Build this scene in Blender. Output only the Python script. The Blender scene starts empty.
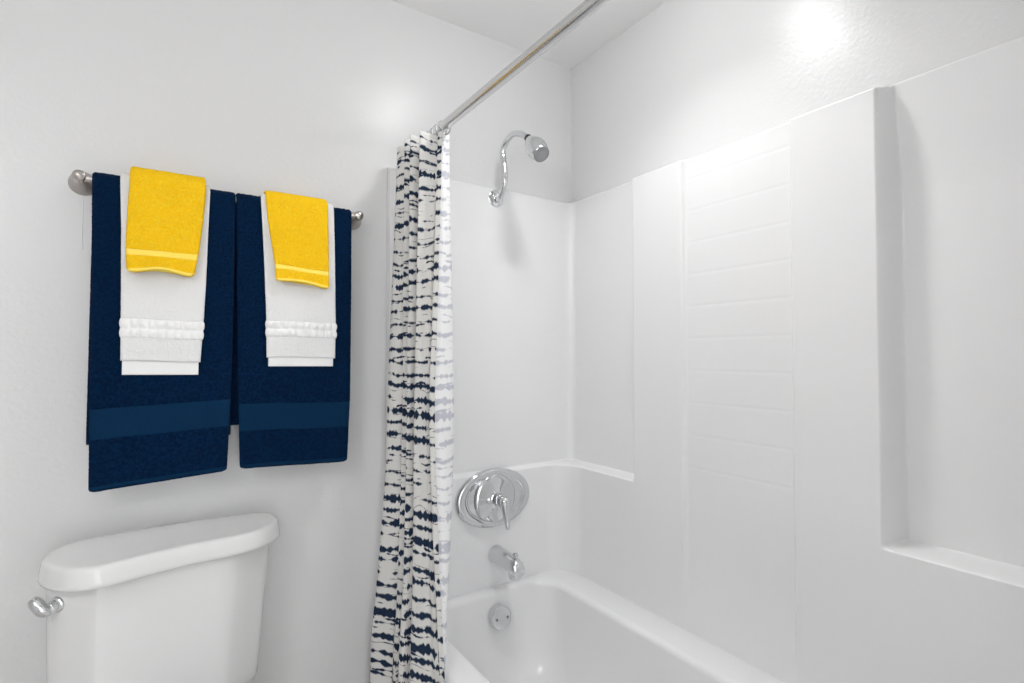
import bpy, bmesh, math, random
from mathutils import Vector, Matrix, noise
random.seed(7)
S = bpy.context.scene
COL = S.collection
PI = math.pi

# ------------------------------------------------------------------ helpers
def mk(name, verts, faces, mat, parent=None, smooth=True, autosharp=None):
    me = bpy.data.meshes.new(name)
    me.from_pydata([tuple(v) for v in verts], [], faces)
    me.validate()
    bm = bmesh.new(); bm.from_mesh(me)
    bmesh.ops.recalc_face_normals(bm, faces=bm.faces)
    bm.to_mesh(me); bm.free()
    for p in me.polygons: p.use_smooth = smooth
    if autosharp is not None: me.set_sharp_from_angle(angle=math.radians(autosharp))
    for m in (mat if isinstance(mat, (list, tuple)) else [mat]): me.materials.append(m)
    o = bpy.data.objects.new(name, me); COL.objects.link(o)
    if parent: o.parent = parent
    return o

def tag(o, label=None, cat=None, group=None, kind=None):
    if label: o['label'] = label
    if cat: o['category'] = cat
    if group: o['group'] = group
    if kind: o['kind'] = kind
    return o

def empty(name, loc, label, cat, group=None, rz=0):
    o = bpy.data.objects.new(name, None); COL.objects.link(o)
    o.location = loc; o.rotation_euler = (0, 0, rz); o.empty_display_size = .05
    return tag(o, label, cat, group)

class MB:
    """collects shapes into one mesh"""
    def __init__(s): s.v = []; s.f = []
    def add(s, v, f):
        n = len(s.v); s.v += [Vector(q) for q in v]; s.f += [tuple(i + n for i in q) for q in f]
        return s
    def rings(s, rings, close=True, cap0=True, cap1=True):
        n = len(rings[0]); v = [p for r in rings for p in r]; f = []
        for i in range(len(rings) - 1):
            for j in range(n if close else n - 1):
                k = (j + 1) % n
                f.append((i*n + j, i*n + k, (i+1)*n + k, (i+1)*n + j))
        if cap0: f.append(tuple(range(n))[::-1])
        if cap1: f.append(tuple((len(rings)-1)*n + j for j in range(n)))
        return s.add(v, f)
    def lathe(s, origin, axis, prof, n=40, sx=1, sy=1, up=None):
        """prof: (radius, distance along axis)"""
        a = Vector(axis).normalized()
        u = Vector(up) if up else (Vector((0, 0, 1)) if abs(a.z) < .9 else Vector((1, 0, 0)))
        x = a.cross(u).normalized(); y = x.cross(a).normalized()
        rs = []
        for r, d in prof:
            r = max(r, 1e-5)
            rs.append([Vector(origin) + a*d + x*(r*sx*math.cos(2*PI*j/n)) + y*(r*sy*math.sin(2*PI*j/n)) for j in range(n)])
        return s.rings(rs)
    def tube(s, pts, r, n=20, cap=True):
        pts = [Vector(p) for p in pts]; N = len(pts)
        rr = r if isinstance(r, (list, tuple)) else [r]*N
        T = [(pts[min(i+1, N-1)] - pts[max(i-1, 0)]).normalized() for i in range(N)]
        x = T[0].cross(Vector((0, 0, 1)) if abs(T[0].z) < .9 else Vector((1, 0, 0))).normalized()
        rs = []
        for i in range(N):
            x = (x - T[i]*x.dot(T[i])).normalized(); y = T[i].cross(x)
            rs.append([pts[i] + (x*math.cos(2*PI*j/n) + y*math.sin(2*PI*j/n))*rr[i] for j in range(n)])
        return s.rings(rs, cap0=cap, cap1=cap)
    def box(s, a, b):
        (x0, y0, z0), (x1, y1, z1) = a, b
        v = [(x, y, z) for x in (x0, x1) for y in (y0, y1) for z in (z0, z1)]
        return s.add(v, [(0, 1, 3, 2), (4, 6, 7, 5), (0, 4, 5, 1), (2, 3, 7, 6), (0, 2, 6, 4), (1, 5, 7, 3)])
    def torus(s, c, axis, R, r, n=28, m=8):
        a = Vector(axis).normalized()
        u = a.cross(Vector((0, 0, 1)) if abs(a.z) < .9 else Vector((1, 0, 0))).normalized(); w = a.cross(u)
        rs = []
        for i in range(n + 1):
            t = 2*PI*i/n; d = u*math.cos(t) + w*math.sin(t)
            rs.append([Vector(c) + d*R + (d*math.cos(2*PI*j/m) + a*math.sin(2*PI*j/m))*r for j in range(m)])
        return s.rings(rs, cap0=False, cap1=False)
    def build(s, name, mat, parent=None, smooth=True, sharp=40):
        off = parent.location if parent is not None and parent.type == 'EMPTY' else Vector((0, 0, 0))
        return mk(name, [v - off for v in s.v], s.f, mat, parent, smooth, sharp)

def crom(P, n, closed=False):
    P = [Vector(p) for p in P]; N = len(P); out = []
    segs = N if closed else N - 1
    for i in range(segs):
        g = (lambda k: P[k % N]) if closed else (lambda k: P[max(0, min(N-1, k))])
        a, b, c, d = g(i-1), g(i), g(i+1), g(i+2)
        for j in range(n):
            t = j/n
            out.append(.5*((2*b) + (c-a)*t + (2*a-5*b+4*c-d)*t*t + (-a+3*b-3*c+d)*t**3))
    if not closed: out.append(P[-1].copy())
    return out

def sstep(a, b, x):
    if a == b: return float(x >= b)
    t = max(0, min(1, (x-a)/(b-a))); return t*t*(3-2*t)
def lerp(a, b, t): return a + (b-a)*t
def chain(xs, t):
    n = len(xs)-1; t = max(0, min(.99999, t))*n; i = int(t); return lerp(xs[i], xs[i+1], t-i)

# ------------------------------------------------------------------ materials
def mat(name, col, rough=.5, metal=0, spec=.5, coat=0, sheen=0, bump=None, colvar=None, sss=0):
    m = bpy.data.materials.new(name); m.use_nodes = True
    nt = m.node_tree; b = nt.nodes['Principled BSDF']
    b.inputs['Base Color'].default_value = (*col, 1)
    b.inputs['Roughness'].default_value = rough
    b.inputs['Metallic'].default_value = metal
    b.inputs['Specular IOR Level'].default_value = spec
    b.inputs['Coat Weight'].default_value = coat
    b.inputs['Coat Roughness'].default_value = .08
    b.inputs['Sheen Weight'].default_value = sheen
    tc = nt.nodes.new('ShaderNodeTexCoord')
    if bump:
        sc, st, dist = bump[:3]
        nz = nt.nodes.new('ShaderNodeTexNoise'); nz.inputs['Scale'].default_value = sc
        nz.inputs['Detail'].default_value = bump[3] if len(bump) > 3 else 2
        nt.links.new(tc.outputs['Object'], nz.inputs['Vector'])
        bp = nt.nodes.new('ShaderNodeBump'); bp.inputs['Strength'].default_value = st; bp.inputs['Distance'].default_value = dist
        nt.links.new(nz.outputs['Fac'], bp.inputs['Height']); nt.links.new(bp.outputs['Normal'], b.inputs['Normal'])
    if colvar:
        sc, c2, lo, hi = colvar
        nz = nt.nodes.new('ShaderNodeTexNoise'); nz.inputs['Scale'].default_value = sc; nz.inputs['Detail'].default_value = 3
        nt.links.new(tc.outputs['Object'], nz.inputs['Vector'])
        mr = nt.nodes.new('ShaderNodeMapRange'); mr.inputs[1].default_value = lo; mr.inputs[2].default_value = hi
        nt.links.new(nz.outputs['Fac'], mr.inputs[0])
        mx = nt.nodes.new('ShaderNodeMix'); mx.data_type = 'RGBA'
        mx.inputs[6].default_value = (*col, 1); mx.inputs[7].default_value = (*c2, 1)
        nt.links.new(mr.outputs[0], mx.inputs[0]); nt.links.new(mx.outputs[2], b.inputs['Base Color'])
    return m

M = {}
M['paint'] = mat('wall_paint', (.69, .69, .692), .30, spec=.5, bump=(110, .40, .0012, 2))
M['ceiling'] = mat('ceiling_paint', (.88, .88, .88), .6, spec=.3, bump=(60, .4, .002, 2))
M['acrylic'] = mat('white_gelcoat', (.775, .775, .778), .2, spec=.5, bump=(9, .12, .002, 1))
M['tilecoat'] = M['acrylic']
M['china'] = mat('white_vitreous_china', (.73, .73, .728), .16, spec=.5, coat=.3)
M['chrome'] = mat('chrome', (.72, .73, .74), .07, 1)
M['nickel'] = mat('brushed_nickel', (.50, .465, .44), .3, 1, bump=(400, .15, .0005))
M['satin'] = mat('satin_chrome', (.74, .75, .76), .2, 1)
M['screw'] = mat('dull_steel', (.22, .21, .20), .4, 1)
M['rod'] = mat('satin_steel', (.68, .68, .68), .24, 1)
M['dark'] = mat('dark_rubber', (.02, .02, .02), .5)
M['navy'] = mat('navy_terry', (.0005, .0098, .034), .95, spec=.06, sheen=.02, bump=(700, .9, .003, 3), colvar=(160, (.001, .020, .066), .35, .75))
M['navyband'] = mat('navy_woven_band', (.0008, .019, .055), .85, spec=.1, sheen=.02, bump=(900, .4, .001), colvar=(300, (.001, .024, .066), .3, .7))
M['white'] = mat('white_terry', (.84, .84, .838), .95, spec=.1, sheen=.2, bump=(650, .8, .0025, 3))
M['whiteband'] = mat('white_woven_hem', (.86, .86, .855), .9, spec=.1, bump=(1100, .5, .001))
M['yellow'] = mat('yellow_terry', (1.0, .60, .011), .95, spec=.03, sheen=0, bump=(420, .6, .004, 3), colvar=(260, (1.0, .70, .05), .45, .75))
M['yellowband'] = mat('yellow_woven_band', (1.0, .75, .13), .85, spec=.1, bump=(1000, .4, .001))
M['floor'] = mat('floor_vinyl', (.62, .60, .57), .5, colvar=(6, (.68, .66, .63), .3, .7))
M['seatplastic'] = mat('white_plastic', (.8, .8, .8), .25)

def emis(name, col, s):
    m = bpy.data.materials.new(name); m.use_nodes = True; nt = m.node_tree
    nt.nodes.clear(); e = nt.nodes.new('ShaderNodeEmission'); o = nt.nodes.new('ShaderNodeOutputMaterial')
    e.inputs[0].default_value = (*col, 1); e.inputs[1].default_value = s
    nt.links.new(e.outputs[0], o.inputs[0]); return m
M['lamp'] = emis('lamp_diffuser', (1, 1, 1), 21)

def cloth_mat(name, fade):
    """off-white cotton with rows of broken indigo dashes (shibori print)"""
    m = bpy.data.materials.new(name); m.use_nodes = True; nt = m.node_tree; L = nt.links
    b = nt.nodes['Principled BSDF']; b.inputs['Roughness'].default_value = .9; b.inputs['Specular IOR Level'].default_value = .15
    N = nt.nodes.new
    def math_(op, a, c=None, d=None):
        n = N('ShaderNodeMath'); n.operation = op
        for i, q in enumerate((a, c, d)):
            if q is None: continue
            if isinstance(q, (int, float)): n.inputs[i].default_value = q
            else: L.new(q, n.inputs[i])
        return n.outputs[0]
    def noise_(vec, scale, detail=0):
        n = N('ShaderNodeTexNoise'); n.inputs['Scale'].default_value = scale; n.inputs['Detail'].default_value = detail
        L.new(vec, n.inputs['Vector']); return n.outputs['Fac']
    def comb(x, y, z=0):
        n = N('ShaderNodeCombineXYZ')
        for i, q in enumerate((x, y, z)):
            if isinstance(q, (int, float)): n.inputs[i].default_value = q
            else: L.new(q, n.inputs[i])
        return n.outputs[0]
    def wn(v):
        n = N('ShaderNodeTexWhiteNoise'); n.noise_dimensions = '1D'
        L.new(v, n.inputs['W']); return n.outputs['Value']
    uv = N('ShaderNodeUVMap'); sep = N('ShaderNodeSeparateXYZ'); L.new(uv.outputs[0], sep.inputs[0])
    U, V = sep.outputs[0], sep.outputs[1]
    def layer(pitch, seed, wob, tmin, tvar, keep):
        w = math_('MULTIPLY', math_('SUBTRACT', noise_(comb(math_('MULTIPLY', U, 2.6), math_('MULTIPLY', V, .5), seed), 11), .5), wob)
        r = math_('DIVIDE', math_('ADD', V, w), pitch)
        i = math_('FLOOR', r); f = math_('SUBTRACT', math_('FRACT', r), .5)
        rnd = wn(math_('ADD', i, seed)); rnd2 = wn(math_('ADD', i, seed + 51.3))
        # segments along the row, each with its own thickness (or absent)
        seg = noise_(comb(math_('MULTIPLY', U, 26), math_('MULTIPLY', i, 3.71), seed), 1, 1)
        blob = noise_(comb(math_('MULTIPLY', U, 125), math_('MULTIPLY', i, 5.3), seed), 1, 0)
        th = math_('ADD', math_('MULTIPLY', rnd, tvar), tmin)
        th = math_('MULTIPLY', th, math_('ADD', math_('MULTIPLY', blob, 1.5), .22))
        seg = math_('MULTIPLY', math_('SUBTRACT', seg, keep), 9)
        seg.node.use_clamp = True
        th = math_('MULTIPLY', th, seg)
        off = math_('MULTIPLY', math_('SUBTRACT', rnd2, .5), .3)
        ff = math_('ABSOLUTE', math_('ADD', f, off))
        e = noise_(comb(math_('MULTIPLY', U, 300), math_('MULTIPLY', V, 300), seed), 1, 1)
        ff = math_('ADD', ff, math_('MULTIPLY', math_('SUBTRACT', e, .5), .07))
        k = math_('MULTIPLY', math_('SUBTRACT', th, ff), 9)
        k.node.use_clamp = True
        return k
    a = layer(.037, 1.7, .017, .13, .21, .34)
    c = layer(.024, 40.3, .020, .05, .17, .46)
    k = math_('MAXIMUM', a, c)
    # streaky clouding inside the dye
    st = noise_(comb(math_('MULTIPLY', U, 300), math_('MULTIPLY', V, 60)), 1, 2)
    mx0 = N('ShaderNodeMix'); mx0.data_type = 'RGBA'
    ink1, ink2 = ((.006, .012, .028), (.022, .042, .085))
    mx0.inputs[6].default_value = (*ink1, 1); mx0.inputs[7].default_value = (*ink2, 1); L.new(st, mx0.inputs[0])
    mx = N('ShaderNodeMix'); mx.data_type = 'RGBA'
    mx.inputs[6].default_value = (.68, .67, .65, 1) if not fade else (.72, .72, .72, 1)
    L.new(mx0.outputs[2], mx.inputs[7])
    if fade:
        mx0.inputs[6].default_value = (.33, .34, .40, 1); mx0.inputs[7].default_value = (.52, .52, .58, 1)
        n = N('ShaderNodeMath'); n.operation = 'MULTIPLY'; L.new(k, n.inputs[0]); n.inputs[1].default_value = .85; k = n.outputs[0]
    L.new(k, mx.inputs[0]); L.new(mx.outputs[2], b.inputs['Base Color'])
    nz = N('ShaderNodeTexNoise'); nz.inputs['Scale'].default_value = 900; L.new(uv.outputs[0], nz.inputs['Vector'])
    bp = N('ShaderNodeBump'); bp.inputs['Strength'].default_value = .25; bp.inputs['Distance'].default_value = .0006
    L.new(nz.outputs['Fac'], bp.inputs['Height']); L.new(bp.outputs[0], b.inputs['Normal'])
    return m
M['curtain_front'] = cloth_mat('printed_cotton', False)
M['curtain_back'] = cloth_mat('printed_cotton_reverse', True)
M['hem'] = mat('hem_cotton', (.78, .78, .76), .9)

# ------------------------------------------------------------------ room shell
YB, XR, ZC = 1.65, 1.36, 2.376
XL, YF, YT = -1.05, -.95, .056
def struct(name, mb, m, **k):
    return tag(mb.build(name, m, None, **k), kind='structure')
struct('wall_back', MB().box((XL-.1, YB, 0), (XR+.2, YB+.1, ZC)), M['paint'], smooth=False)
b = MB().box((XR, YT-.1, 1.81), (XR+.1, YB, ZC)); b.box((XR+.045, YT-.1, 0), (XR+.1, YB, 1.81))
struct('wall_right', b, M['paint'], smooth=False)
struct('wall_left', MB().box((XL-.1, YF, 0), (XL, YB, ZC)), M['paint'], smooth=False)
b = MB().box((XL-.1, YF-.1, 0), (-.5, YF, ZC)); b.box((.32, YF-.1, 0), (.62, YF, ZC)); b.box((-.5, YF-.1, 2.04), (.32, YF, ZC))
struct('wall_front', b, M['paint'], smooth=False)
b = MB().box((.6, YT-.1, 0), (XR+.1, YT, ZC)); b.box((.6, YF, 0), (.7, YT-.1, ZC))
struct('wall_partition', b, M['paint'], smooth=False)
struct('floor', MB().box((XL-.1, YF-1.2, -.1), (XR+.1, YB+.1, 0)), M['floor'], smooth=False)
struct('ceiling', MB().box((XL-.1, YF-1.2, ZC), (XR+.1, YB+.1, ZC+.1)), M['ceiling'], smooth=False)
b = MB().box((-.57, YF, 0), (-.5, YF+.015, 2.1)); b.box((.32, YF, 0), (.39, YF+.015, 2.1)); b.box((-.5, YF, 2.04), (.32, YF+.015, 2.1))
struct('trim_1', b, M['seatplastic'], smooth=False)
b = MB().box((XL, YB-.014, 0), (.58, YB, .09)); struct('baseboard_back', b, M['seatplastic'], smooth=False)
b = MB().box((XL, YF, 0), (XL+.014, YB-.014, .09)); struct('baseboard_left', b, M['seatplastic'], smooth=False)

wb = bpy.data.objects['wall_back']
MB().tube([(-.1715, 1.650, 1.610), (-.1712, 1.6497, 1.56), (-.1718, 1.6497, 1.50), (-.1705, 1.6495, 1.478)], [.0006, .0010, .0011, .0018], 8).build('paint_drip', M['seatplastic'], wb)

# ------------------------------------------------------------------ one-piece tub and shower unit
unit = empty('tub_shower_unit', (.97, .88, 0), 'glossy white moulded bathtub and shower surround filling the alcove', 'bathtub')
X0 = .594; RC = .045
BY, BX, TY = 1.648, 1.358, .060
L1 = BX-RC-X0; L2 = L1 + RC*PI/2; L3 = L2 + (BY-RC)-(TY+RC); L4 = L3 + RC*PI/2; L5 = L4 + (BX-RC)-X0
def path(s):
    if s <= L1: return Vector((X0+s, BY)), Vector((0, -1))
    if s <= L2:
        t = (s-L1)/RC; return Vector((BX-RC+RC*math.sin(t), BY-RC+RC*math.cos(t))), Vector((-math.sin(t), -math.cos(t)))
    if s <= L3: return Vector((BX, BY-RC-(s-L2))), Vector((-1, 0))
    if s <= L4:
        t = (s-L3)/RC; return Vector((BX-RC+RC*math.cos(t), TY+RC-RC*math.sin(t))), Vector((-math.cos(t), math.sin(t)))
    return Vector((BX-RC-(s-L4), TY)), Vector((0, 1))
def s_of_y(y): return L2 + (BY-RC) - y
ZT, ZL = 1.824, .812
yA0, yA1, yP0, yP1, yB1 = 1.268, 1.262, 1.056, .728, .528   # column, tile panel and column edges on the long wall
DCOL = BX - 1.298
tile_z = [1.747 - .0955*k for k in range(10)]
def tile_groove(y, z):
    g = 0
    for tz in tile_z:
        g = max(g, 1 - abs(z-tz)/.0045)
    row = int((1.747 + 5*.0955 - z)//.0955)
    w = (yP0-.012 - (yP1+.012))/3
    yy = (yP0-.012 - y)/w + (.5 if row % 2 else 0)
    fr = abs(yy - round(yy))*w
    if yP1+.02 < y < yP0-.02: g = max(g, (1 - fr/.004)*.35)
    return max(0, g)
LX, LY, LR = 1.298, 1.618, .105      # lower walls and the radius of the corner between them
def low_corner(s):
    p, n = path(s); lo, hi = 0, .12
    cx, cy = LX-LR, LY-LR
    for _ in range(18):
        m = (lo+hi)/2; q = p + n*m
        ins = q.x <= LX and q.y <= LY and not (q.x > cx and q.y > cy and (q.x-cx)**2+(q.y-cy)**2 > LR*LR)
        if ins: hi = m
        else: lo = m
    return hi
def depth(s, z):
    top = sstep(ZT, ZT-.018, z)
    tp = .35 + .65*math.sqrt(max(0, 1-max(0, (z-(ZT-.008))/.008)**2))
    lowk = sstep(ZL+.004, ZL-.010, z)
    if s < L1-.12 or s > L4:
        x = X0+s if s <= L1 else X0 + (L5-s)
        fl = sstep(X0+.040, X0+.028, x)*.016
        d = .011*tp + fl*top
        return max(lerp(d, max(d, .030), lowk), 0)
    kc = (s-L1)/(L2-L1) if s < L2 else 1
    if s > L3: kc = 1-(s-L3)/(L4-L3)
    kc = max(0, min(1, kc)); low_d = lerp(.030, DCOL, kc*kc*(3-2*kc))
    if s < L2 + .3: low_d = low_corner(s)
    y = (BY-RC)-(s-L2)
    up = .011*tp
    w = .007
    col = sstep(yA0+w, yA1-w, y)*sstep(yB1-.016, yB1+.009, y)
    recR = 1.0 if y < yB1+.009 else 0.0
    recR *= sstep(ZT+.01, ZT-.26, z)*sstep(TY+RC+.02, TY+RC+.06, y)
    up = up - recR*.029
    dcol = .012 + (DCOL-.012)*top
    up = lerp(up, dcol, col)
    pan = sstep(yP0+.005, yP0-.006, y)*sstep(yP1-.006, yP1+.005, y)
    pan_z = sstep(.40, .62, z)
    if s < L2 or s > L3: pan = 0
    # right recess shelf is deep, so its ledge slopes gently
    d = lerp(up, max(up, low_d), lowk)
    d -= pan*pan_z*(.014 + .0006*tile_groove(y, z))
    return d
def dens(a, b, step): 
    n = max(1, int(round((b-a)/step))); return [a + (b-a)*i/n for i in range(n)]
ss = dens(0, .060, .004) + dens(.060, L1-.13, .05) + dens(L1-.13, L1, .006) + dens(L1, L2, .004)
for a, bb, st in ((BY-RC, BY-RC-.1, .006), (BY-RC-.1, yA0+.012, .03), (yA0+.012, yA1-.012, .0016), (yA1-.012, yP0+.01, .03), (yP0+.01, yP0-.012, .0013), (yP0-.012, yP1+.012, .0026), (yP1+.012, yP1-.012, .0013), (yP1-.012, yB1+.012, .025), (yB1+.012, yB1-.024, .0016), (yB1-.024, TY+RC, .02)):
    n = max(1, int(abs(a-bb)/st)); ss += [s_of_y(a + (bb-a)*i/n) for i in range(n)]
ss += dens(L3, L4, .01) + dens(L4, L5-.05, .05) + dens(L5-.05, L5, .005) + [L5]
zs = dens(.405, .45, .004) + dens(.45, ZL-.02, .0032) + dens(ZL-.02, ZL+.012, .0012) + dens(ZL+.012, ZT-.03, .0032) + dens(ZT-.03, ZT-.008, .0018) + dens(ZT-.008, ZT, .001) + [ZT]
vs = []; fs = []
# closing column at both ends and closing row at the top
def pt(s, z, d):
    p, n = path(s); return Vector((p.x+n.x*d, p.y+n.y*d, z))
cols = [[pt(0, z, 0) for z in zs] + [pt(0, ZT, 0)]]
for s in ss: cols.append([pt(s, z, depth(s, z)) for z in zs] + [pt(s, ZT, 0)])
cols.append([pt(L5, z, 0) for z in zs] + [pt(L5, ZT, 0)])
MB().rings(cols, close=False, cap0=False, cap1=False).build('wall_surround', M['acrylic'], unit, sharp=50)

# tub basin
def rrect(x0, x1, y0, y1, r, z, n=12):
    out = []
    for cx, cy, a0 in ((x1-r, y1-r, 0), (x0+r, y1-r, PI/2), (x0+r, y0+r, PI), (x1-r, y0+r, 1.5*PI)):
        for i in range(n+1):
            a = a0 + PI/2*i/n; out.append(Vector((cx+r*math.cos(a), cy+r*math.sin(a), z)))
    return out
ZR = .41
rs = []
rs.append(rrect(.598, 1.345, .066, 1.642, .004, 0))
rs.append(rrect(.598, 1.345, .066, 1.642, .004, .03))
rs.append(rrect(.600, 1.345, .066, 1.642, .004, ZR-.03))
rs.append(rrect(.604, 1.345, .066, 1.642, .005, ZR-.012))
rs.append(rrect(.612, 1.345, .066, 1.642, .006, ZR-.003))
rs.append(rrect(.622, 1.34, .069, 1.640, .010, ZR))
ix0, ix1, iy0, iy1 = .688, 1.192, .15, 1.590
rs.append(rrect(ix0-.012, ix1+.012, iy0-.012, iy1+.012, .095, ZR+.001))
for k in range(1, 9):      # rolled edge
    a = PI/2*k/8; e = .020*(1-math.sin(a)) - .010; dz = .020*(1-math.cos(a))
    rs.append(rrect(ix0-e, ix1+e, iy0-e, iy1+e, .095, ZR-dz))
prof = [(0, 0), (.25, .008), (.5, .018), (.72, .032), (.85, .046), (.93, .062), (.975, .085), (1, .125)]
zb = .075; z0 = ZR-.022
for t, ins in prof[1:]:
    z = lerp(z0, zb, t)
    rs.append(rrect(ix0+.010+ins, ix1-.010-ins, iy0+.010+ins*2.0, iy1-.010-ins*.9, .095+ins*.8, z))
rs.append(rrect(ix0+.2, ix1-.2, iy0+.4, iy1-.28, .05, zb-.003))
tb = MB().rings(rs); tub = tb.build('bathtub_basin', M['acrylic'], unit, sharp=60)

# ------------------------------------------------------------------ chrome fittings
# tub drain
e = empty('tub_drain', (.955, 1.30, .0745), 'round chrome drain in the floor of the white tub', 'drain')
MB().lathe((.955, 1.30, .070), (0, 0, 1), [(.034, 0), (.034, .005), (.028, .008), (.020, .007), (.012, .009), (0, .012)]).build('drain_cover', M['chrome'], e)

# shower arm and head
e = empty('shower_fixture', (.997, 1.642, 1.786), 'chrome shower head on a curved gooseneck arm above the tub valve', 'shower head')
MB().lathe((.997, 1.6425, 1.786), (0, -1, 0), [(.0325, 0), (.0325, .003), (.0310, .0055), (.026, .0075), (.018, .0085), (.0165, .0115), (.013, .013), (.0105, .013)]).build('flange', M['chrome'], e)
P = [(.997, 1.640, 1.779), (.997, 1.605, 1.788), (.997, 1.577, 1.828), (.997, 1.580, 1.885), (.997, 1.588, 1.936), (.997, 1.568, 1.968), (.997, 1.525, 1.981), (.998, 1.478, 1.967), (.998, 1.434, 1.938)]
MB().tube(crom(P, 12), .0108).build('shower_arm', M['chrome'], e)
a = Vector((0, -.078, -.082)).normalized(); o0 = Vector((.998, 1.434, 1.938))
MB().lathe(o0 - a*.002, a, [(.0125, 0), (.0135, .003), (.0135, .010), (.0125, .014)]).build('swivel_collar', M['dark'], e)
hd = MB().lathe(o0 + a*.011, a, [(r*1.12, d*1.06) for r, d in [(.010, 0), (.015, .003), (.019, .012), (.0245, .028), (.0290, .044), (.0305, .056), (.0295, .068), (.0270, .082), (.0255, .090), (.0235, .093), (.0225, .090)]], n=48).build('head_body', M['chrome'], e)
f = MB().lathe(o0 + a*.105, a, [(.0262, 0), (.0262, .0015), (.021, .003), (.020, .0015), (.0135, .0015), (.0125, .004), (.0, .004)], n=36)
f.build('spray_face', mat('grey_spray_face', (.35, .36, .37), .35, .3), hd)
f = None
for o in (hd,):
    for ch in o.children: ch.location = Vector((0, 0, 0)) - e.location

# valve trim
vx, vz, vy = .975, .7195, 1.6185
e = empty('shower_valve', (vx, vy, vz), 'oval chrome shower valve plate with lever handle above the tub spout', 'faucet')
def oval(mb, prof, sx, sz, n=72, cx=vx, cz=vz):
    rs = [[Vector((cx + sx*r*math.cos(2*PI*j/n), vy-d, cz + sz*r*math.sin(2*PI*j/n))) for j in range(n)] for r, d in prof]
    return mb.rings(rs)
oval(MB(), [(1, 0), (1.0, .006), (.985, .011), (.95, .0155), (.90, .0175), (.80, .0165), (.73, .0125), (.70, .011), (.66, .0115), (.30, .014), (.0, .014)], .151, .1025).build('oval_plate', M['chrome'], e)
MB().lathe((vx, vy-.010, vz), (0, -1, 0), [(.083, 0), (.083, .005), (.080, .009), (.068, .013), (.050, .017), (.036, .022), (.028, .026), (.024, .027), (0, .027)], n=56).build('escutcheon', M['chrome'], e)
MB().lathe((vx-.004, vy-.034, vz+.003), (0, -1, 0), [(.026, 0), (.026, .004), (.0225, .006), (.0225, .034), (.0205, .038), (0, .038)]).build('valve_stem', M['chrome'], e)
b = MB(); hy = vy-.072
b.lathe((vx-.004, hy, vz+.003), (0, -1, 0), [(.014, 0), (.0175, .003), (.0190, .010), (.0178, .018), (.013, .024), (.006, .027), (0, .028)])
P = crom([(vx-.004, hy-.010, vz+.006), (vx-.003, hy-.014, vz-.018), (vx-.001, hy-.019, vz-.050), (vx+.001, hy-.024, vz-.082)], 6)
rr = [chain([.0190, .0165, .0120, .0085, .0075], i/(len(P)-1)) for i in range(len(P))]
b.tube(P, rr); b.lathe(P[-1], (0.02, -.1, -1), [(.0070, 0), (.006, .003), (.003, .0055), (0, .006)])
b.build('lever_handle', M['chrome'], e)

# tub spout
sx_, sz_ = .985, .522
e = empty('tub_spout', (sx_, 1.618, sz_), 'chrome tub spout with a diverter knob below the valve', 'faucet')
rs = []
for y, r, dz, rz in ((1.6185, .030, 0, .030), (1.612, .0315, 0, .0315), (1.600, .0305, 0, .0305), (1.565, .0290, .0, .029), (1.525, .0275, -.001, .028), (1.495, .0262, -.003, .028), (1.475, .025, -.007, .027), (1.466, .022, -.012, .023), (1.4625, .014, -.014, .014)):
    rs.append([Vector((sx_ + r*math.cos(2*PI*j/32), y, sz_+dz + rz*math.sin(2*PI*j/32))) for j in range(32)])
b = MB().rings(rs)
b.lathe((sx_, 1.493, sz_-.010), (0, .06, -1), [(.0235, 0), (.0225, .018), (.0205, .031), (.0195, .034), (.016, .033), (.015, .022), (0, .022)])
b.build('spout_body', M['satin'], e)
MB().lathe((sx_, 1.490, sz_+.022), (0, 0, 1), [(.0045, 0), (.0045, .009), (.0085, .010), (.0095, .014), (.0085, .018), (0, .0195)], n=20).build('diverter_knob', M['chrome'], e)

# overflow plate
ax = Vector((0, -1, .16)).normalized(); oc = Vector((.966, 1.5505, .331))
e = empty('overflow_plate', oc, 'round chrome overflow plate with two screws on the inner end of the tub', 'drain cover')
MB().lathe(oc, ax, [(.0385, -.012), (.0385, .003), (.0365, .0065), (.031, .0085), (.015, .0095), (0, .0098)], n=48).build('plate', M['satin'], e)
for s in (-1, 1):
    c = oc + Vector((s*.021, 0, 0)) + ax*.0085
    MB().lathe(c, ax, [(.0042, -.002), (.0042, .0012), (.003, .002), (.0012, .0012), (0, .0012)], n=14).build('screw', M['screw'], e)

# ------------------------------------------------------------------ curtain rod, rings, curtain
RX, RZ = .66, 1.874
e = empty('shower_curtain_rod', (RX, .886, RZ), 'long straight satin steel shower curtain rod spanning the tub alcove', 'curtain rod')
MB().tube([(RX, .060, RZ), (RX, .30, RZ)], .0125, 28).build('rod_tube', M['rod'], e)
MB().tube([(RX, .29, RZ), (RX, 1.6475, RZ)], .0138, 28).build('outer_tube', M['rod'], e)
MB().lathe((RX, 1.6495, RZ), (0, -1, 0), [(.026, 0), (.026, .008), (.022, .014), (.016, .016)]).build('end_cap', M['rod'], e)
MB().lathe((RX, .0565, RZ), (0, 1, 0), [(.026, 0), (.026, .008), (.022, .014), (.016, .016)]).build('end_cap', M['rod'], e)

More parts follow.
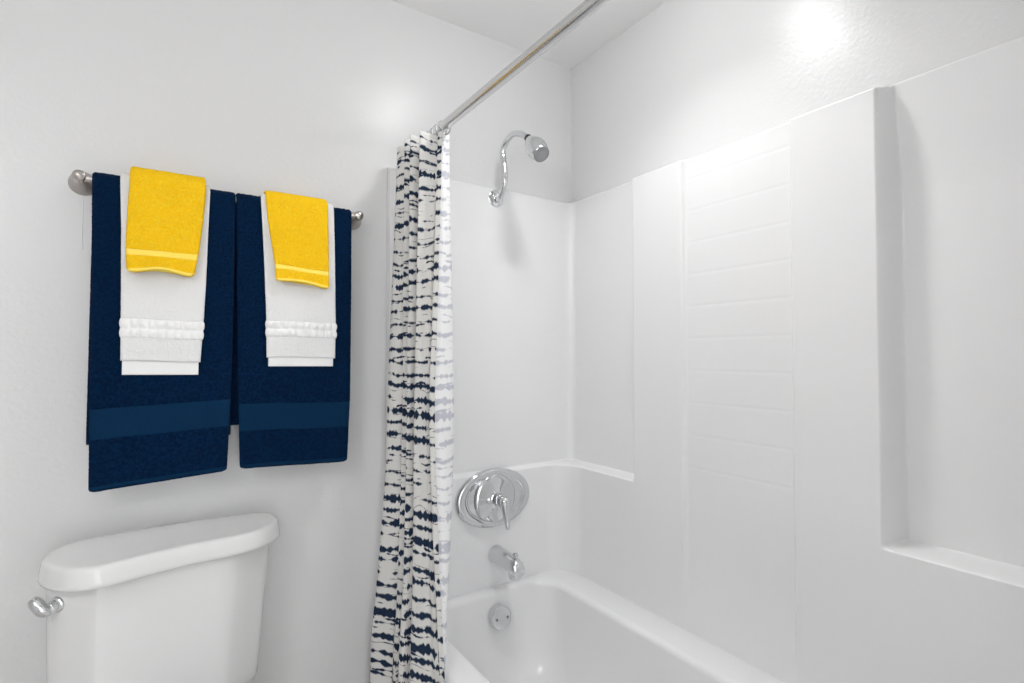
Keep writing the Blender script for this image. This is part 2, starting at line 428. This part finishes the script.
K0 = [(0.6399,1.365),(0.6505,1.355),(0.6683,1.36),(0.6764,1.37),(0.6625,1.38),(0.6493,1.385),(0.6454,1.39),(0.6254,1.4),(0.6054,1.41),(0.68,1.43),(0.69,1.445),(0.607,1.45),(0.5989,1.46),(0.66,1.475),(0.6018,1.49),(0.5964,1.5),(0.64,1.52),(0.6147,1.53),(0.6059,1.54),(0.5977,1.56),(0.6022,1.58),(0.62,1.6)]
K1 = [(0.596,1.315),(0.6241,1.3),(0.6563,1.305),(0.6669,1.32),(0.65,1.335),(0.6015,1.34),(0.603,1.35),(0.5941,1.37),(0.5891,1.4),(0.68,1.42),(0.69,1.435),(0.5967,1.44),(0.5937,1.455),(0.66,1.475),(0.6027,1.5),(0.5988,1.51),(0.64,1.52),(0.5988,1.53),(0.5838,1.54),(0.5724,1.56),(0.5765,1.58),(0.6,1.605)]
K2 = [(0.5805,1.215),(0.5870,1.208),(0.5935,1.215),(0.5945,1.23),(0.592,1.24),(0.584,1.25),(0.5813,1.27),(0.5678,1.29),(0.5512,1.33),(0.5851,1.37),(0.588,1.39),(0.5596,1.4),(0.5558,1.42),(0.58,1.45),(0.5654,1.46),(0.5602,1.47),(0.57,1.5),(0.5755,1.51),(0.5583,1.53),(0.5321,1.56),(0.5327,1.58),(0.56,1.605)]
# the side hem is folded forward over the edge
for K, w in ((K0, .007), (K1, .0085), (K2, .007)): K.insert(0, (K[0][0]+w, K[0][1]-.013))
SUB = 9
C0, C1, C2 = (crom([(x, y, 0) for x, y in K], SUB) for K in (K0, K1, K2))
nC = len(C0)
arc = [0]
for i in range(1, nC): arc.append(arc[-1] + max((C1[i]-C1[i-1]).length, (C0[i]-C0[i-1]).length))
ZTOP, ZBOT = 1.848, .10
nz_ = 230
def curt(i, z):
    # quadratic blend through the three key sections, straight below the rim
    if z >= 1.1:
        t = (z-1.1)/(1.84-1.1); p = C1[i].lerp(C0[i], t)
        q = (C1[i] + (C1[i]-C2[i])*((z-1.1)/.69))
        return p
    if z >= .41:
        t = (1.1-z)/.69; t = t*t*(1.6-.6*t); return C1[i].lerp(C2[i], t)
    t = (.41-z)/.31; c = C2[i].copy(); c.x -= .012*t; c.y = lerp(c.y, (c.y-1.41)*1.03+1.41, t); return c
vs = []; uvs = []
for k in range(nz_+1):
    zz = lerp(ZTOP, ZBOT, k/nz_)
    for i in range(nC):
        p = curt(i, zz)
        w = noise.noise(Vector((arc[i]*14, zz*3.2, 3.1)))*.004 + noise.noise(Vector((arc[i]*40, zz*9, 8.1)))*.0012
        w *= min(1, (1.848-zz)/.15)
        top = min(.022, .36*abs(p.x-.66)) * max(0, (zz-1.55)/.30)
        if zz > 1.60:       # small sag between rings
            top += -.006*abs(math.sin(i/nC*PI*6.2))*((zz-1.60)/.25)
        yy = min(p.y + w*.8, 1.622)
        xx = p.x + w
        if zz < .43: xx = min(xx, .5965)
        elif zz < .60: xx = min(xx, lerp(.5965, .70, (zz-.43)/.17))
        if yy > 1.61 and False: pass
        vs.append((xx, yy, zz+top)); uvs.append((arc[i], zz))
fs = [(k*nC+i, k*nC+i+1, (k+1)*nC+i+1, (k+1)*nC+i) for k in range(nz_) for i in range(nC-1)]
me = bpy.data.meshes.new('shower_curtain'); me.from_pydata(vs, [], fs)
uvl = me.uv_layers.new(name='UVMap')
for lp in me.loops: uvl.data[lp.index].uv = uvs[lp.vertex_index]
for p in me.polygons: p.use_smooth = True
me.materials.append(M['curtain_front']); me.materials.append(M['curtain_back'])
cur = bpy.data.objects.new('shower_curtain', me); COL.objects.link(cur)
sm = cur.modifiers.new('thickness', 'SOLIDIFY'); sm.thickness = .0009; sm.offset = 0; sm.material_offset = 1; sm.use_even_offset = False
tag(cur, 'white fabric shower curtain with navy dashes gathered at the end of the rod', 'shower curtain')

def make_ring(y, tilt):
    r = empty('shower_curtain_ring', (RX, y, RZ), 'x', 'curtain ring', 'chrome rings carrying the shower curtain')
    b = MB(); ax = Vector((math.sin(tilt), math.cos(tilt), .12))
    b.torus((RX, y, RZ-.004), ax, .0195, .0019, 30, 8)
    b.tube(crom([(RX-.004, y, RZ-.023), (RX-.010, y-.002, RZ-.032), (RX-.004, y-.004, RZ-.040), (RX+.006, y-.004, RZ-.036)], 5), .0015, 8)
    b.build('ring_hook', M['chrome'], r)
    b = MB(); b.lathe((RX+.012, y-.004, RZ-.0335), (0, 0, 1), [(.0, -.0035), (.0025, -.0028), (.0035, 0), (.0025, .0028), (0, .0035)], n=12)
    b.tube([(RX+.004, y-.004, RZ-.037), (RX+.012, y-.004, RZ-.0335)], .0012, 8)
    b.build('bead', M['nickel'], r)
    return r
ring = make_ring(1.372, .35)
ring['label'] = 'front chrome curtain ring, nearest the bare length of rod'
for k, y in enumerate((1.398, 1.425, 1.452, 1.480, 1.508, 1.536, 1.564, 1.592)):
    r = ring.copy(); COL.objects.link(r); r.location = (RX, y, RZ); r.rotation_euler = (0, 0, 0)
    for ch in list(ring.children):
        c = ch.copy(); c.parent = r; COL.objects.link(c)
    r['label'] = 'second chrome curtain ring, just behind the front one at the curtain top' if k == 0 else 'chrome curtain ring hidden among the gathers toward the wall'

# ------------------------------------------------------------------ towel bar
BYc, BZc, BR = 1.585, 1.634, .008
e = empty('towel_bar', (.155, 1.65, BZc), 'brushed nickel towel bar on the wall above the toilet', 'towel bar')
MB().tube([(-.175, BYc, BZc), (.485, BYc, BZc)], BR, 24).build('bar', M['nickel'], e)
for x in (-.172, .482):
    b = MB().lathe((x, 1.6498, BZc+.003), (0, -1, 0), [(.0285, 0), (.0285, .004), (.027, .008), (.021, .018), (.0155, .030), (.0125, .042), (.0120, .048), (.0135, .053), (.0140, .060), (.0140, .070), (.012, .077), (.006, .081), (0, .082)])
    b.build('post', M['nickel'], e)

# ------------------------------------------------------------------ towels
def towel(name, label, cat, group, R, th, xl, xr, front, back, mats, step, amp, flare=0, curl=None, bands=(), seed=0, hem=None, skew=0):
    """folded towel draped over the bar.
    R: centre radius of the drape, xl/xr: left and right edge along the front drop (lists top->bottom),
    front/back: drop lengths. bands: (z0, z1, material key, name, pinch) on the front drop."""
    rnd = random.Random(seed)
    root = empty(name, ((xl[0]+xr[0])/2, BYc, BZc + R - th/2), label, cat, group)
    front_l, front_r = front if isinstance(front, tuple) else (front, front)
    arcL = PI*R
    def frame(s, x, u):
        """s: signed arclength, 0 at back bottom .. ; returns y,z,normal(y,z)"""
        fl = lerp(front_l, front_r, u); 
        if s < back: return BYc+R, BZc-(back-s), (1, 0)
        if s < back+arcL:
            a = (s-back)/R; return BYc+R*math.cos(a), BZc+R*math.sin(a), (math.cos(a), math.sin(a))
        d = (s-back-arcL); t = d/front_l; dd = d*fl/front_l
        y = BYc-R - flare*(t**1.6)
        z = BZc-dd + noise.noise(Vector((x*13+seed*3, 2.2, seed)))*.0045*t**3
        if curl and t > curl[1]:
            k = (t-curl[1])/(1-curl[1])
            z += curl[0]*k*math.sin(PI*min(1, max(0, u)))**2
            y -= curl[0]*.5*k*math.sin(PI*min(1, max(0, u*1.2)))
        return y, z, (-1, 0)
    def sec(s, extra=0, d0=None, tscale=1.0, nw=None, rough=amp):
        fr = max(0, (s-back-arcL)/front_l)
        a, c = chain(xl, fr), chain(xr, fr)
        if s < back:
            k = (back-s)/back; a = xl[0] - .004*k; c = xr[0] - .004*k + .002
        dend = back+arcL+front_l-s; rc = .009
        if not hem and dend < rc:
            q_ = rc*(1-math.sqrt(max(0, 1-(1-max(0, dend)/rc)**2))); a += q_; c -= q_
        T = th*tscale/2 + extra
        n = nw or max(8, int((c-a)/step))
        pts = []
        w = c-a
        loop = [(-1 + 2*i/n, 1) for i in range(n+1)] + [(1, q) for q in (.5, 0, -.5)] + [(1 - 2*i/n, -1) for i in range(n+1)] + [(-1, q) for q in (-.5, 0, .5)]
        for q, side in loop:
            edge = max(0, (abs(q)*w/2 - (w/2 - T))/T) if T > 0 else 0
            prof_ = math.sqrt(max(0, 1-min(1, edge)**2*.92))
            if abs(side) < 1:
                hx = (w/2 + T*.10*math.cos(side*PI/2)) * (1 if q > 0 else -1); hy = side*T*.35
            else:
                hx = q*w/2; hy = side*T*prof_
            u = (hx + w/2)/w
            x = (a+c)/2 + hx
            y, z, nn = frame(s, x, u)
            wv = noise.noise(Vector((x*11+seed, z*2.5, seed*1.7)))*.0034*min(1, fr*3)
            j = (rnd.random()-.5)*2*rough
            hy += (j if side > 0 else -j)
            pts.append(Vector((x + (rnd.random()-.5)*rough*.9, y + nn[0]*hy - abs(wv), z + nn[1]*hy + (rnd.random()-.5)*rough*.8)))
        return pts, n
    total = back + arcL + front_l
    w0 = xr[0]-xl[0]; nw = max(8, int(w0/step))
    N = int(total/step)
    rs = []
    for i in range(N+1):
        s = total*i/N
        fr = s-back-arcL; sc = 1.0
        for z0, z1, mk_, nm, pinch in bands:
            if z0+.0008 < fr < z1-.0008: sc = 1-pinch-2.2*amp/th
        endk = min(1, s/.006, (total-s)/.004); sc *= .55 + .45*math.sqrt(max(0, endk))
        rs.append(sec(s, tscale=sc, nw=nw)[0])
    MB().rings(rs).build(mats[0], M[mats[1]], root, sharp=None)
    for z0, z1, mk_, nm, pinch in bands:
        rs = []; st = .002; n_ = max(4, int((z1-z0)/st))
        for i in range(n_+1):
            fr = z0 + (z1-z0)*i/n_; s = back+arcL+fr
            ed = min(i, n_-i)/1.0
            ex = .0004 if ed >= 1 else -.0010
            pts, n = sec(s, extra=ex, tscale=(1-pinch), nw=nw if nm != 'waffle_band' else 110, rough=amp*.12)
            if nm == 'waffle_band':
                h = abs(math.sin(PI*(fr-z0)/(z1-z0)*2))**.55
                cells = 9.5
                m_ = []
                for p in pts:
                    u = (p.x - chain(xl, fr/front_l))/(chain(xr, fr/front_l)-chain(xl, fr/front_l))
                    hh = h*abs(math.sin(PI*(u*cells)))**.55
                    bulge = .0055*hh
                    q = p.copy()
                    if q.y < BYc-R: q.y -= bulge
                    if u < .02: q.x -= .0028*h
                    if u > .98: q.x += .0028*h
                    m_.append(q)
                pts = m_
            rs.append(pts)
        MB().rings(rs).build(nm, M[mk_], root, sharp=None)
    if hem:
        z0, z1, mk_, nm, th2, insx, dy = hem      # inner layer showing below the front layer
        rs = []; n_ = max(6, int((z1-z0)/.002))
        for i in range(n_+1):
            fr = z0 + (z1-z0)*i/n_; s = back+arcL+min(fr, front_l-.0001)
            a = chain(xl, 1)+insx; c = chain(xr, 1)-insx*1.2
            z = BZc - fr; T = th2/2*(.5 if i in (0, n_) else 1)*(1 + .12*(-1)**i)
            y0 = BYc-R-flare+dy
            n = 60; ring_ = []
            for q in range(n+1): ring_.append(Vector((a+(c-a)*q/n, y0-T, z + skew*(q/n-.5))))
            for q in range(n+1): ring_.append(Vector((c-(c-a)*q/n, y0+T, z + skew*((n-q)/n-.5))))
            rs.append(ring_)
        MB().rings(rs).build(nm, M[mk_], root, sharp=None)
    return root

# drop values are measured down from the bar axis (z = 1.634)
tn = 'navy bath towels'
towel('bath_towel', 'wide navy bath towel on the left half of the bar, under a white towel', 'towel', tn, .013, .0098,
      [-.147, -.145, -.143, -.143, -.142], [.1515, .151, .149, .146, .139], (.730, .714), .625, ('terry_body', 'navy'), .0030, .0009,
      flare=.004, bands=[(.540, .6125, 'navyband', 'woven_border', .22), (.717, .7275, 'navyband', 'hem', .1)], seed=3)
towel('bath_towel', 'navy bath towel on the right half of the bar, nearer the shower curtain', 'towel', tn, .013, .0098,
      [.1545, .157, .161, .165, .170], [.4575, .4575, .457, .456, .449], (.7125, .722), .60, ('terry_body', 'navy'), .0030, .0009,
      flare=.004, bands=[(.541, .6150, 'navyband', 'woven_border', .22), (.700, .7105, 'navyband', 'hem', .1)], seed=5)
tw = 'white hand towels'
towel('hand_towel', 'white hand towel with waffle band over the left navy towel', 'towel', tw, .0222, .0076,
      [-.0935, -.0900, -.0885, -.0875, -.0868], [.0925, .0890, .0865, .0820, .0760], (.4265, .4325), .40, ('terry_body', 'white'), .0026, .0007,
      flare=.003, bands=[(.326, .3725, 'whiteband', 'waffle_band', .25)], seed=11, hem=(.38, .4625, 'whiteband', 'hem', .0045, .0030, .0015), skew=-.003)
towel('hand_towel', 'white hand towel with waffle band over the right navy towel', 'towel', tw, .0222, .0076,
      [.2125, .2190, .2240, .2285, .2300], [.4040, .4070, .4090, .4110, .4100], (.4195, .4225), .40, ('terry_body', 'white'), .0026, .0007,
      flare=.003, bands=[(.320, .3640, 'whiteband', 'waffle_band', .25)], seed=12, hem=(.37, .4455, 'whiteband', 'hem', .0045, .0045, .0015), skew=-.002)
ty = 'yellow washcloths'
towel('washcloth', 'yellow washcloth on the left white towel, the higher and wider one', 'towel', ty, .0370, .0130,
      [-.0740, -.0765, -.0785, -.0790, -.0765], [.0820, .0785, .0735, .0670, .0590], .2190, .19, ('terry_body', 'yellow'), .0018, .0016,
      flare=.012, curl=(.009, .80), bands=[(.163, .179, 'yellowband', 'woven_band', .18), (.2110, .2187, 'yellowband', 'hem', -.22)], seed=21)
towel('washcloth', 'yellow washcloth on the right white towel, nearer the shower curtain', 'towel', ty, .0312, .0098,
      [.2235, .2290, .2370, .2450, .2490], [.3850, .3860, .3866, .3868, .3869], (.2180, .2290), .20, ('terry_body', 'yellow'), .0018, .0016,
      flare=.012, curl=(.008, .80), bands=[(.170, .184, 'yellowband', 'woven_band', .18), (.2100, .2175, 'yellowband', 'hem', -.22)], seed=22)

# ------------------------------------------------------------------ toilet
toi = empty('toilet', (.02, 1.35, 0), 'white ceramic toilet with a two-level tank and chrome flush lever below the towels', 'toilet')
LID = [(-.1104,1.377),(-.072,1.386),(-.033,1.399),(.043,1.4185),(.100,1.425),(.1377,1.428),(.172,1.436),(.205,1.452),(.238,1.485),(.254,1.525),(.252,1.570),(.238,1.602),(.205,1.616),(.107,1.622),(.01,1.619),(-.107,1.609),(-.160,1.595),(-.193,1.566),(-.208,1.52),(-.206,1.475),(-.193,1.440),(-.174,1.412),(-.148,1.388)]
BODY = [(-.103,1.398),(-.070,1.403),(-.030,1.412),(.043,1.4265),(.090,1.4325),(.122,1.4365),(.147,1.4425),(.168,1.454),(.200,1.476),(.232,1.502),(.237,1.545),(.232,1.590),(.205,1.604),(.107,1.610),(.01,1.606),(-.107,1.596),(-.172,1.584),(-.196,1.555),(-.201,1.510),(-.200,1.475),(-.182,1.445),(-.132,1.410),(-.115,1.400)]
LC = crom([(x, y, 0) for x, y in LID], 6, True); BC = crom([(x, y, 0) for x, y in BODY], 6, True)
def off_loop(L, d, z, cx=None, sc=1, scy=None):
    n = len(L); out = []; scy = scy or sc
    c = Vector((.022, 1.52, 0))
    for i, p in enumerate(L):
        t = (L[(i+1) % n] - L[i-1]).normalized(); nn = Vector((t.y, -t.x, 0))
        q = p + nn*d; q = Vector((c.x + (q.x-c.x)*sc, c.y + (q.y-c.y)*scy, z)); out.append(q)
    return out
rs = [off_loop(LC, -.010, .7445, sc=.95, scy=.9), off_loop(LC, .001, .7445), off_loop(LC, .0065, .7465), off_loop(LC, .0085, .751), off_loop(LC, .0085, .758), off_loop(LC, .0055, .772), off_loop(LC, .0030, .782), off_loop(LC, .0010, .7865), off_loop(LC, -.0035, .7895), off_loop(LC, -.009, .7903), off_loop(LC, -.012, .7908, sc=.98, scy=.95), off_loop(LC, -.012, .792, sc=.90, scy=.80), off_loop(LC, -.012, .793, sc=.5, scy=.4)]
MB().rings(rs).build('tank_lid', M['china'], toi, sharp=60)
rs = [off_loop(BC, -.004, .7455), off_loop(BC, 0, .740)]
for z in (.72, .68, .64, .60, .56, .52, .48, .44, .415):
    t = (.74-z)/.31; rs.append([q - Vector((.010*t, 0, 0)) for q in off_loop(BC, -.004*t, z, sc=1-.05*t, scy=1-.04*t)])
rs += [[q - Vector((.010, 0, 0)) for q in off_loop(BC, -.010, .400, sc=.94, scy=.95)], [q - Vector((.010, 0, 0)) for q in off_loop(BC, -.022, .390, sc=.93, scy=.94)]]
MB().rings(rs).build('tank', M['china'], toi, sharp=60)
# bowl, seat
def egg(cx, cy, w, l, z, n=48, back=.35):
    out = []
    for j in range(n):
        a = 2*PI*j/n; x = math.cos(a)*w; y = math.sin(a)*l
        if y > 0: y *= .75; x *= 1.02
        out.append(Vector((cx+x, cy+y, z)))
    return out
cx, cy = .02, 1.13
rs = [egg(cx, cy+.10, .115, .25, 0), egg(cx, cy+.10, .115, .25, .03), egg(cx, cy+.10, .10, .22, .10), egg(cx, cy+.06, .115, .24, .20), egg(cx, cy+.02, .155, .27, .30), egg(cx, cy, .178, .285, .36), egg(cx, cy, .182, .29, .385), egg(cx, cy, .175, .28, .395), egg(cx, cy, .13, .22, .39), egg(cx, cy, .10, .16, .30), egg(cx, cy, .05, .07, .22)]
MB().rings(rs).build('bowl', M['china'], toi, sharp=60)
b = MB().rings([rrect(-.14, .18, 1.30, 1.60, .03, z) for z in (.20, .33, .38, .389)]); b.build('tank_shelf', M['china'], toi, sharp=60)
rs = [egg(cx, cy, .182, .29, .396), egg(cx, cy, .187, .295, .402), egg(cx, cy, .187, .295, .412), egg(cx, cy, .183, .29, .418)]
MB().rings(rs).build('seat', M['seatplastic'], toi, sharp=60)
rs = [egg(cx, cy, .181, .288, .419), egg(cx, cy, .185, .292, .424), egg(cx, cy, .183, .29, .434), egg(cx, cy, .16, .26, .442), egg(cx, cy, .05, .09, .445)]
MB().rings(rs).build('seat_lid', M['seatplastic'], toi, sharp=60)
# flush lever on the left front corner of the tank
fa = Vector((-.58, -.81, 0)).normalized(); fo = Vector((-.1780, 1.4430, .7065))
lv = MB().lathe(fo - fa*.004, fa, [(.0165, 0), (.0165, .006), (.0145, .009), (.010, .011), (.009, .022), (.0105, .024)], n=28)
lev = lv.build('flush_lever', M['chrome'], toi)
b = MB(); P = crom([fo + fa*.016 + Vector((.004, .003, -.003)), fo + fa*.024 + Vector((-.004, .003, -.001)), fo + fa*.029 + Vector((-.011, .008, .010)), fo + fa*.028 + Vector((-.022, .014, .021))], 6)
b.tube(P, [chain([.0090, .0135, .0140, .0130, .0120, .0085], i/(len(P)-1)) for i in range(len(P))], 20)
pd = b.build('paddle', M['chrome'], lev); pd.location = -toi.location

# ------------------------------------------------------------------ lights
def lamp(name, loc, r, energy, label, col=(1, 1, 1), spread=125):
    e = empty(name, (loc[0], loc[1], ZC), label, 'ceiling light')
    MB().lathe((loc[0], loc[1], ZC), (0, 0, -1), [(r+.022, 0), (r+.022, .004), (r+.016, .008), (r+.002, .009), (r, .005), (r, .001)], n=48).build('trim_ring', M['seatplastic'], e)
    MB().lathe((loc[0], loc[1], ZC-.001), (0, 0, -1), [(r, 0), (r, .012), (r*.95, .022), (r*.8, .033), (r*.55, .041), (r*.28, .045), (0, .046)], n=48).build('diffuser', M['lamp'], e)
    l = bpy.data.lights.new(name+'_source', 'AREA'); l.shape = 'DISK'; l.size = 2*r*.95; l.energy = energy; l.color = col; l.spread = math.radians(spread)
    lo = bpy.data.objects.new('light_source', l); COL.objects.link(lo); lo.location = (0, 0, -.052); lo.parent = e
    return e
lamp('recessed_ceiling_light', (.87, .93), .075, 1.7, 'round recessed ceiling light over the bathtub')
M['globe'] = emis('fill_globe_glow', (1, .995, .99), 16.5)
e = empty('added_fill_light', (XL, -.20, 2.02), 'added three-globe fill light on the left wall, out of view', 'added light')  # unseen globe lamp, added as the general light of the room
MB().box((XL, -.53, 1.98), (XL+.03, .13, 2.06)).build('back_plate', M['nickel'], e)
for y in (-.45, -.20, .05):
    MB().lathe((XL+.03, y, 2.02), (1, 0, 0), [(.025, 0), (.025, .01), (.018, .02), (.018, .045)]).build('globe_holder', M['nickel'], e)
    MB().lathe((XL+.065, y, 2.02), (1, 0, 0), [(.075*math.sin(PI*k/14), .075*(1-math.cos(PI*k/14))) for k in range(15)], n=28).build('globe', M['globe'], e)

w = bpy.data.worlds.new('hall_fill'); S.world = w; w.use_nodes = True  # background glow added as soft fill, coming in by the unseen doorway
w.node_tree.nodes['Background'].inputs[0].default_value = (.96, .98, 1, 1); w.node_tree.nodes['Background'].inputs[1].default_value = 1.6

# ------------------------------------------------------------------ camera
cam = bpy.data.cameras.new('camera'); co = bpy.data.objects.new('camera', cam); COL.objects.link(co)
cam.sensor_width = 36; cam.lens = 533/1024*36; cam.clip_start = .02
co.location = (0, 0, 1.22)
co.rotation_euler = (math.radians(90+1.45), 0, math.radians(-33.1))
S.camera = co
S.cycles.diffuse_bounces = 8; S.cycles.max_bounces = 12
S.view_settings.view_transform = 'Standard'; S.view_settings.look = 'None'
S.view_settings.exposure = .92; S.view_settings.gamma = 1; S.view_settings.use_curve_mapping = False
